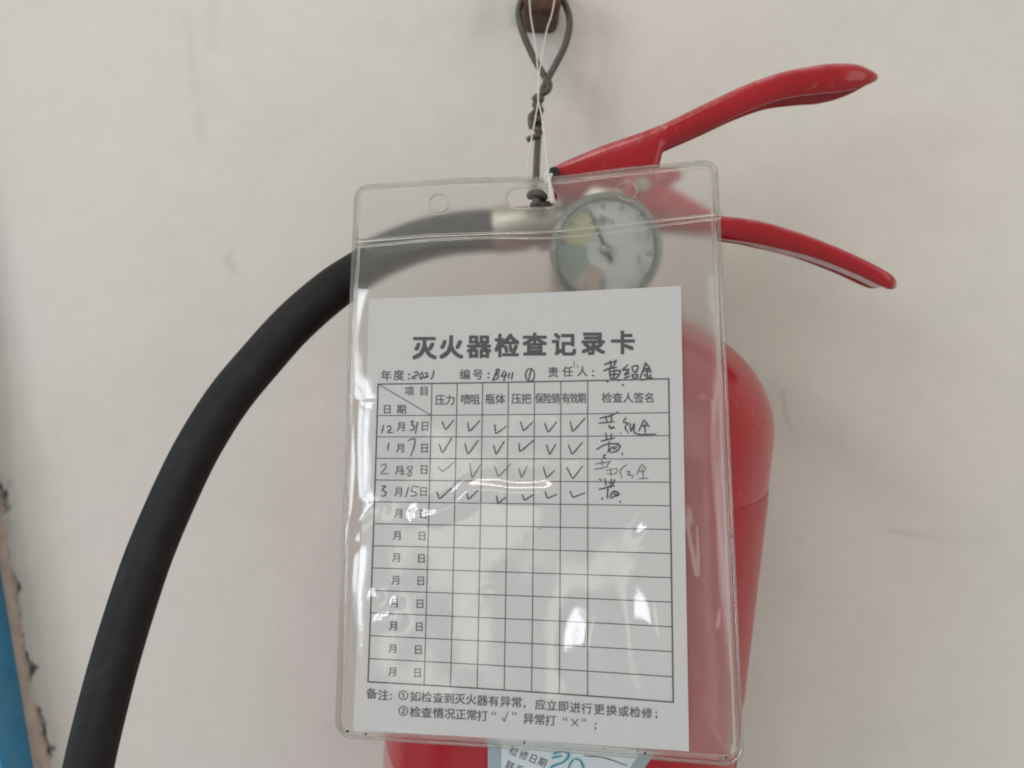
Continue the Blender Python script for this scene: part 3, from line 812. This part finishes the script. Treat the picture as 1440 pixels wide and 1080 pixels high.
ridge([(1019, 765), (1021, 800), (1022, 850), (1016, 890), (1006, 905)], 0.00075, 0.024)
ridge([(1014, 930), (1016, 980), (1012, 1035)], 0.00045, 0.026)
dome(1000, 640, 0.0004, 0.04, 0.02, -0.2); dome(982, 690, 0.0003, 0.05, 0.012, -0.1)
dome(660, 860, 0.0005, 0.16, 0.26, 0.05)
dome(700, 832, 0.0004, 0.055, 0.02, 0.05)
dome(651, 357, 0.00030, 0.018, 0.020, 0.4); dome(680, 353, 0.00026, 0.035, 0.012, -0.5)
hf = np.maximum(hf, 0.00035 * rise + 0.00012)
mesh_obj("front_film", card_w(u_, v_, hf), FF, M['film_front'], sleeve)
bk = -(0.0010 * rise + 0.0002) + rise * 0.0008 * wave(u_, v_, 4, 71) - 0.0004 * rise
mesh_obj("back_film", card_w(u_, v_, np.minimum(bk, -0.00045 * rise - 0.0001)), FF, M['film_back'], sleeve)

def bead(name, loopuv, off, w, t, closed=True, h0=0.0):
    """flat welded bead of vinyl following a line in the sheet"""
    P_ = np.asarray(loopuv)
    T_ = (np.roll(P_, -1, 0) - np.roll(P_, 1, 0)) if closed else np.gradient(P_, axis=0)
    T_ /= np.linalg.norm(T_, axis=1)[:, None] + 1e-12
    Nn = np.stack([-T_[:, 1], T_[:, 0]], 1)
    k = 10; a = np.arange(k) * 2 * math.pi / k
    prof_ = np.stack([np.sign(np.cos(a)) * np.abs(np.cos(a)) ** 0.7 * w / 2, np.sin(a) * t / 2], 1)
    Vs = []
    for i in range(len(P_)):
        q = P_[i] + Nn[i] * (off + prof_[:, :1])
        Vs.append(card_w(q[:, 0], q[:, 1], prof_[:, 1] + base_h(q) + h0))
    n_ = len(P_); Fs = []
    for i in range(n_ if closed else n_ - 1):
        i2 = (i + 1) % n_
        for j in range(k): Fs.append((i * k + j, i2 * k + j, i2 * k + (j + 1) % k, i * k + (j + 1) % k))
    o = mesh_obj(name, np.vstack(Vs), Fs, M['rim'], sleeve); fix_normals(o)
    return o
bead("welded_rim", outline_px(0.005), 0, 0.012, 0.0011).data.materials[0] = M['rim_outer']
bead("inner_weld_line", outline_px(0.0215), 0, 0.013, 0.0009)
wu = np.linspace(WELD[0, 0] - 0.02, WELD[-1, 0] + 0.005, 60)
bead("pocket_seam", np.stack([wu, weld_v(wu)], 1), 0, 0.010, 0.0010, closed=False, h0=0.0003)
bead("pocket_lip", np.stack([wu, weld_v(wu) + 0.020 + 0.004 * np.sin(wu * 7)], 1), 0, 0.007, 0.0009, closed=False, h0=0.0007)
for hl, nm in zip(holes, ("hole_edge", "hole_edge", "slot_edge")):
    bead(nm, hl, 0, 0.006, 0.0008, h0=0.0005)

# grains of dirt caught in the bottom weld
for px, py, r_ in ((490, 1027, .0006), (516, 1031, .0005), (521, 1037, .0003), (738, 1043, .0005), (850, 1052, .0003), (897, 1055, .0004), (907, 1058, .0005), (1012, 1064, .0004), (1021, 1063, .0005), (1026, 1060, .0004), (760, 743, .0003)):
    r_ *= 0.62; c_ = on_card(float(px), float(py), 0.0009)
    v, f = lathe([(0, -r_ * .7), (r_, -r_ * .2), (r_ * .8, r_ * .4), (0, r_ * .6)], c_, (0.3, -1, 0.2), 7)
    mesh_obj("dirt_speck", v + rng.normal(0, r_ * 0.25, v.shape), f, M['black'], sleeve)

# ------------------------------------------------------------------ white string carrying the sleeve
sroot = thing("hanging_string", on_card(765., 282., 0.002), "thin white string tied from the rusty peg to the sleeve slot", "string")
slot_y = on_card(765., 280., 0.0).tolist()[1]
def syl(py): return -0.033 + (slot_y + 0.033) * np.clip((py + 10) / 290.0, 0, 1) ** 1.15
def thread(pts):
    a = np.array(pts, float); return catmull(at_y(a[:, 0], a[:, 1], syl(a[:, 1])), 10)
for pts in ([(744, -12), (746, 20), (750, 45), (754, 75), (757, 105), (758, 125), (757, 140), (762, 165), (765, 195), (769, 225), (772, 244), (771, 262), (768, 272)],
            [(782, -12), (776, 20), (769, 42), (763, 75), (758, 105), (756, 125), (757, 140), (753, 165), (747, 198), (742, 230), (741, 250), (744, 268)],
            [(764, 170), (767, 200), (768, 230), (770, 250), (774, 262), (775, 282)]):
    v, f = tube_data(thread(pts), 0.00025, 7); mesh_obj("thread", v, f, M['string'], sroot)
# small flat knot of cord at the edge of the slot
kn = []
for dx, dy, tt in ((0, 0, 0.0), (2, 4, 1.0)):
    c = [(772 + dx + 4 * math.cos(q + tt), 252 + dy + 6 * math.sin(q)) for q in np.linspace(0, 5.2, 12)]
    P_ = on_card(np.array([q[0] for q in c]), np.array([q[1] for q in c]), 0.0022 + 0.0004 * np.sin(np.arange(12) * 1.3 + tt))
    kn.append(tube_data(catmull(P_, 4), 0.00042, 8))
kn.append(tube_data(catmull(np.stack([on_card(x, y, hz_) for x, y, hz_ in ((771., 246., .0020), (774., 258., .0028), (777., 272., .0024), (778., 286., .0006))]), 6), np.linspace(0.0004, 0.0008, 19), 8))
v, f = join(kn); mesh_obj("knot", v, f, M['string'], sroot)

# ------------------------------------------------------------------ fire extinguisher
AX0 = at_y(819.0, 650.0, -0.067); AX1 = at_y(783.0, 1065.0, -0.067)
AXD = (AX0 - AX1) / np.linalg.norm(AX0 - AX1)                  # pointing up along the cylinder
RC = 0.0655
SHZ = 0.0200                                                     # shoulder height above AX0
ext = thing("fire_extinguisher", AX0 - AXD * 0.30, "red fire extinguisher with black hose and pressure gauge hung on the white wall", "fire extinguisher")
prof = [(0.0, -0.300), (RC - 0.012, -0.300), (RC - 0.004, -0.298), (RC, -0.290), (RC, -0.2), (RC, -0.1), (RC, -0.05), (RC, 0.0), (RC, SHZ - 0.004)]
DH = 0.0420
for t in np.linspace(0, 1, 26)[1:]:
    a = t * math.pi / 2 * 0.88
    prof.append((RC * math.cos(a) ** 0.80, SHZ - 0.004 + DH * math.sin(a) ** 1.0))
rt, ht = prof[-1]
v, f = lathe(prof, AX0, AXD, 128)
o = mesh_obj("cylinder", v, f, M['red_body'], ext); fix_normals(o)
cyl = o
def on_cyl(px, py, h):
    """point of the cylinder's side (offset outwards by h) seen at a point of the photograph"""
    d = rays(px, py); w0 = CAM - AX0
    dp = d - (d @ AXD)[..., None] * AXD; wp = w0 - (w0 @ AXD) * AXD
    a = (dp ** 2).sum(-1); b = 2 * dp @ wp; c = (wp ** 2).sum() - (RC + h) ** 2
    disc = np.maximum(b * b - 4 * a * c, 0)
    t = (-b - np.sqrt(disc)) / (2 * a)
    return CAM + d * t[..., None]
def cyl_patch(name, a0, a1, z0, z1, h, m, parent, na=60, nz=30, slope=0.0):
    """curved patch on the cylinder; angle 0 faces the camera, positive to the right"""
    e2 = np.array([0, -1.0, 0]); e2 = e2 - (e2 @ AXD) * AXD; e2 /= np.linalg.norm(e2); e1 = np.cross(e2, AXD)
    if e1[0] < 0: e1 = -e1
    A_, Z_ = np.meshgrid(np.radians(np.linspace(a0, a1, na)), np.linspace(0, 1, nz))
    zz = z0 + (z1 - z0) * Z_ + slope * A_
    r = (RC + h - (h - 0.0001) * np.clip((Z_ - 0.985) / 0.015, 0, 1))[..., None]
    P_ = AX0 + zz[..., None] * AXD + r * (np.cos(A_)[..., None] * e2 + np.sin(A_)[..., None] * e1)
    ff = []
    for j in range(nz - 1):
        for i in range(na - 1):
            q = j * na + i; ff.append((q, q + 1, q + na + 1, q + na))
    o = mesh_obj(name, P_.reshape(-1, 3), ff, m, parent); return o
# printed film wrap, its top edge slightly lifted and uneven
o = cyl_patch("label_wrap", -150, 150, -0.285, 0.0, 0.00045, M['red_film'], cyl, 180, 80)
o = cyl_patch("wrap_overlap", -110, -64, -0.26, -0.105, 0.0009, M['overlap'], cyl, 30, 30)
o = cyl_patch("side_label", 66, 120, -0.26, -0.045, 0.0007, M['cream'], cyl, 30, 12, slope=-0.018)
# round-cornered service sticker low on the front
def px_patch(name, poly, h, m, parent, pitch=6.0):
    poly = np.array(poly, float); V_, F_ = sheet(poly, [], pitch)
    o = mesh_obj(name, on_cyl(V_[:, 0], V_[:, 1], h), F_, m, parent); return o
stk = px_patch("service_sticker", [(686, 985), (700, 975), (920, 985), (936, 1000), (934, 1030), (922, 1058), (903, 1085), (884, 1112), (860, 1140), (700, 1140), (686, 1125)], 0.0008, M['stickeredge'], cyl)
px_patch("sticker_field", [(705, 990), (905, 998), (914, 1015), (908, 1045), (893, 1070), (874, 1096), (850, 1125), (705, 1125)], 0.00095, M['sticker'], stk)
rt_ = math.radians(23)
text_part("sticker_text", [('检', 722.5, 1056.5, 13, 14), ('修', 736.5, 1062, 13, 14), ('日', 750, 1067, 13, 14), ('期', 763, 1072, 13, 14), ('联', 717, 1077, 13, 14), ('系', 730, 1082.5, 13, 14)], stk, M['printlight'], bold=0.0, h=0.00105, place=on_cyl, rot=rt_)
strokes("sticker_handwriting", [[(778, 1060), (792, 1057), (800, 1062), (792, 1072), (775, 1079), (785, 1085), (800, 1084)], [(806, 1068), (800, 1080), (808, 1090), (820, 1082), (816, 1070), (808, 1067)], [(776, 1066), (790, 1063)]], 3.0, M['teal'], parent=stk, h=0.00115, place=on_cyl)
strokes("sticker_rule", [[(822, 1063), (850, 1066), (882, 1077)]], 1.2, M['print'], parent=stk, h=0.00112, place=on_cyl)

# neck and valve body
TOP = AX0 + AXD * ht
vprof = [(0.0, -0.006), (0.019, -0.006), (0.0195, 0.001), (0.0185, 0.003), (0.0155, 0.004), (0.0155, 0.010), (0.0165, 0.011), (0.0165, 0.016), (0.0125, 0.018), (0.0120, 0.040), (0.0105, 0.043), (0.0, 0.043)]
vprof = [(r, h - 0.004) for r, h in vprof]
v, f = lathe(vprof, TOP, AXD, 48)
valve = mesh_obj("valve_body", v, f, M['nickel'], ext); sharp(valve, 30)

# pressure gauge
GC = at_y(853.0, 352.0, -0.1055)
gdir = (CAM - GC) * np.array([0.25, 1, 0.35]); gdir /= np.linalg.norm(gdir)
gx = np.cross([0, 0, 1.0], gdir); gx = -gx if gx[0] < 0 else gx; gx /= np.linalg.norm(gx); gz = np.cross(gdir, gx); gz = -gz if gz[2] < 0 else gz
gauge = mesh_obj("pressure_gauge", *lathe([(0.0, -0.012), (0.0165, -0.012), (0.0172, -0.010), (0.0174, -0.001), (0.0170, 0.0010), (0.0156, 0.0014), (0.0150, 0.0004), (0.0149, -0.002)], GC, gdir, 64), M['bezel'], ext); sharp(gauge, 40)
v, f = lathe([(0.0, -0.034), (0.0050, -0.034), (0.0050, -0.010), (0.0, -0.010)], GC, gdir, 20)
o = mesh_obj("gauge_stem", v, f, M['nickel'], gauge); sharp(o)
def gpt(r, deg, h): a = math.radians(deg); return GC + gx * r * math.cos(a) + gz * r * math.sin(a) + gdir * h
def sector(name, r0, r1, a0, a1, h, m, n=24):
    aa = np.linspace(a0, a1, n); V_ = [gpt(r0, a, h) for a in aa] + [gpt(r1, a, h) for a in aa]
    o = mesh_obj(name, V_, [(i, i + 1, n + i + 1, n + i) for i in range(n - 1)], m, gauge, smooth=False); return o
sector("dial", 0.0, 0.0150, 0, 360, -0.0018, M['dial'], 60)
sector("yellow_band", 0.0062, 0.0138, 118, 170, -0.0015, M['dyellow'])
sector("green_band", 0.0062, 0.0138, 170, 226, -0.0015, M['dgreen'])
sector("red_band", 0.0062, 0.0138, 226, 266, -0.0015, M['dred'])
for i, a in enumerate(np.linspace(268, -30, 13)):
    sector("dial_tick", 0.0122, 0.0140 if i % 3 else 0.0144, a - 1.2, a + 1.2, -0.0013, M['dialgrey'], 3)
def gplace(x, y, h):
    return GC + gx * np.asarray(x)[:, None] + gz * (-np.asarray(y))[:, None] + gdir * h
text_part("dial_text", [('M', -0.0025, -0.0085, .004, .004), ('P', -0.0004, -0.0087, .004, .004), ('a', 0.0018, -0.0083, .004, .004), ('1', 0.0098, -0.004, .0035, .0035), ('2', 0.0102, 0.003, .0035, .0035), ('0', -0.001, 0.0105, .0035, .0035)], gauge, M['dialgrey'], h=-0.0013, place=gplace)
p0, p1 = gpt(0.0135, 114, -0.0006), gpt(0.004, 294, -0.0006)
dn = np.cross(p0 - p1, gdir); dn /= np.linalg.norm(dn)
ndl = mesh_obj("needle", [p1 + dn * .0007, p1 - dn * .0007, p0 - dn * .00022, p0 + dn * .00022], [(0, 1, 2, 3)], M['black'], gauge, smooth=False)
v, f = lathe([(0, 0.0006), (0.0017, 0.0004), (0.0019, -0.0012)], GC, gdir, 20); mesh_obj("hub", v, f, M['nickel'], gauge)
m, nt, p = mat("gauge_glass"); p.inputs["Transmission Weight"].default_value = 1.0; p.inputs["Roughness"].default_value = 0.02; p.inputs["IOR"].default_value = 1.05
gn = noise(nt, 300, 2); bump(nt, gn.outputs["Fac"], 0.03, 0.0001, p)
v, f = lathe([(0.0, 0.0010), (0.008, 0.0009), (0.0152, 0.0005)], GC, gdir, 48); mesh_obj("gauge_glass", v, f, m, gauge)

# pressed steel lever and carrying handle: inverted channels
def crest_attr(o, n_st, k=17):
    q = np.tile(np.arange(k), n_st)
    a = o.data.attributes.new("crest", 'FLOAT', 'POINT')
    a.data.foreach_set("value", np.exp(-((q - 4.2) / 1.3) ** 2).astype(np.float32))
def channel(name, st, m, thick=0.0014, deep=0.0, back=0.0):
    """st: (px, top py, bottom py, half width, roundness, y offset); front skirt lies nearest the camera"""
    V_ = []; k = 17
    for px, ty, by, w, rd, yo in st:
        yc = -0.067 + yo
        tp = at_y(px, ty, yc - w * 0.8); bt = at_y(px, by, yc - w)
        hgt = tp[2] - bt[2]
        for q in range(k):
            s = q / (k - 1) * 2 - 1                       # -1 front bottom .. 0 crown .. 1 back bottom
            e = 2.0 + (1 - rd) * 9
            a = (s + 1) * math.pi / 2
            cx = -math.cos(a); sy = math.sin(a)
            yy = math.copysign(abs(cx) ** (2 / e), cx) * w; zz = abs(sy) ** (2 / e) * hgt
            x_ = tp[0] + (bt[0] - tp[0]) * (1 - zz / max(hgt, 1e-6))
            ext_ = -back * max(0, s) * (1 - abs(sy)) if back else 0
            V_.append((x_, yc + yy, bt[2] + zz + ext_))
    n_ = len(st); ff = []
    for i in range(n_ - 1):
        for q in range(k - 1): a = i * k + q; ff.append((a, a + k, a + k + 1, a + 1))
    o = mesh_obj(name, V_, ff, m, ext); fix_normals(o)
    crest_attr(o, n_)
    md = o.modifiers.new("thickness", 'SOLIDIFY'); md.thickness = thick; md.offset = -1
    return o
def interp_st(st, n):
    a = np.array(st, float); return catmull(a, n)
leverA = [(773, 236, 247, .0085, .2, 0), (778, 234.5, 270, .0085, .2, 0), (800, 223.5, 288, .0088, .2, 0), (850, 203, 290, .0090, .2, 0), (900, 186, 280, .0090, .2, 0), (922, 177.5, 262, .0090, .2, 0), (926, 175.8, 246, .0089, .25, 0)]
lever_h = interp_st([(928.5, 174.8, 228, .0087, .40, 0), (932, 173.2, 215, .0086, .62, 0), (938, 170.5, 208.5, .0085, .5, 0), (948, 166, 203, .0085, .5, 0), (1000, 140.5, 180, .0088, .5, 0), (1050, 117.5, 156.5, .0093, .5, 0), (1100, 100, 138.5, .0098, .5, 0), (1150, 90, 131, .0106, .5, 0),
                     (1180, 87, 128.5, .0108, .55, 0), (1205, 88, 124.0, .0100, .62, 0), (1222, 93, 118.5, .0086, .8, 0), (1232, 100, 113.5, .0062, .85, 0), (1235, 105, 110, .0030, .9, 0)], 5).tolist()
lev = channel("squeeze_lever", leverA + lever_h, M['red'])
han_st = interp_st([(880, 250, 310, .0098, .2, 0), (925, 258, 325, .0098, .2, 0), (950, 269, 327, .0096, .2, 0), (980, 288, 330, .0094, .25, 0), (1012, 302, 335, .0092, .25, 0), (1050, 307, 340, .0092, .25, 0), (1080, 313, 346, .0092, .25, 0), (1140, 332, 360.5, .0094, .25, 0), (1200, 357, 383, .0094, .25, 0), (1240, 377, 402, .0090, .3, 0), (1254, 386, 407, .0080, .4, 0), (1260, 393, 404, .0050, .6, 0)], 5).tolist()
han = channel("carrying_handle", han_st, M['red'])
# pale pink strip under the lower rim of the handle
rimp = [(a[0], a[2]) for a in han_st if a[0] > 985 and a[0] < 1245]
n_ = len(rimp)
Ra = at_y([q[0] for q in rimp], [q[1] - 1.0 for q in rimp], -0.0745)
dz_ = 0.0012 * np.clip(np.linspace(0, 1.6, n_), 0, 1) * np.clip(np.linspace(14, 0, n_), 0, 1)
Rb = Ra + np.stack([np.zeros(n_), np.full(n_, 0.0035), -0.0003 - dz_], 1)
o = mesh_obj("pale_underside", np.vstack([Ra, Rb]), [(i, i + 1, n_ + i + 1, n_ + i) for i in range(n_ - 1)], M['pale_strip'], han)
# bent lug of the lever, pivot pin and rivet
v, f = tube_data(at_y(np.array([779., 779.]), np.array([243., 243.]), np.array([-0.0785, -0.056])), 0.0020, 14); o = mesh_obj("pivot_pin", v, f, M['black'], lev); sharp(o)
v, f = tube_data(at_y(np.array([905., 905.]), np.array([264., 264.]), np.array([-0.0785, -0.054])), 0.0024, 16); o = mesh_obj("rivet", v, f, M['nickel'], lev); sharp(o)
lug = [(918, 240, 272, .0092, .2, 0), (945, 238, 264, .0092, .3, 0), (957, 242, 258, .0085, .4, 0), (960, 248, 253, .006, .5, 0)]
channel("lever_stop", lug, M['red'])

# hose and its coupling
hp = np.array([(745, 328), (700, 327), (650, 330.5), (600, 340), (545, 361), (500, 386), (462, 412), (412, 456), (366, 507), (320, 563), (277, 632), (242, 704), (210, 780), (185, 853), (163, 925), (145, 992), (126, 1072), (112, 1150), (104, 1230), (100, 1330), (106, 1460), (124, 1620)], float)
hy_ = np.interp(np.arange(len(hp)), [0, 1, 5, 16, 18, 21], [-0.067, -0.067, -0.072, -0.128, -0.135, -0.128])
HP = catmull(at_y(hp[:, 0], hp[:, 1], hy_), 12)
v, f = tube_data(HP[10:], 0.0073, 40)
hose = mesh_obj("hose", v, f, M['rubber'], ext)
at = hose.data.attributes.new("around", 'FLOAT_VECTOR', 'POINT')
ang = np.tile(np.arange(40) / 40.0, len(HP) - 10)
at.data.foreach_set("vector", np.stack([np.abs(ang - 0.5) * 14, 0 * ang, 0 * ang], 1).astype(np.float32).ravel())
c0 = at_y(697.0, 327.0, -0.067); c1 = TOP + AXD * 0.030
cd_ = (c1 - c0); Lc = np.linalg.norm(cd_)
v, f = lathe([(0.0, 0.0), (0.0076, 0.0), (0.0080, 0.001), (0.0080, 0.012), (0.0072, 0.013), (0.0072, 0.0145), (0.0088, 0.0150), (0.0088, 0.021), (0.0060, 0.022), (0.0060, Lc)], c0, cd_, 40)
o = mesh_obj("hose_coupling", v, f, M['nickel'], ext); sharp(o, 30)
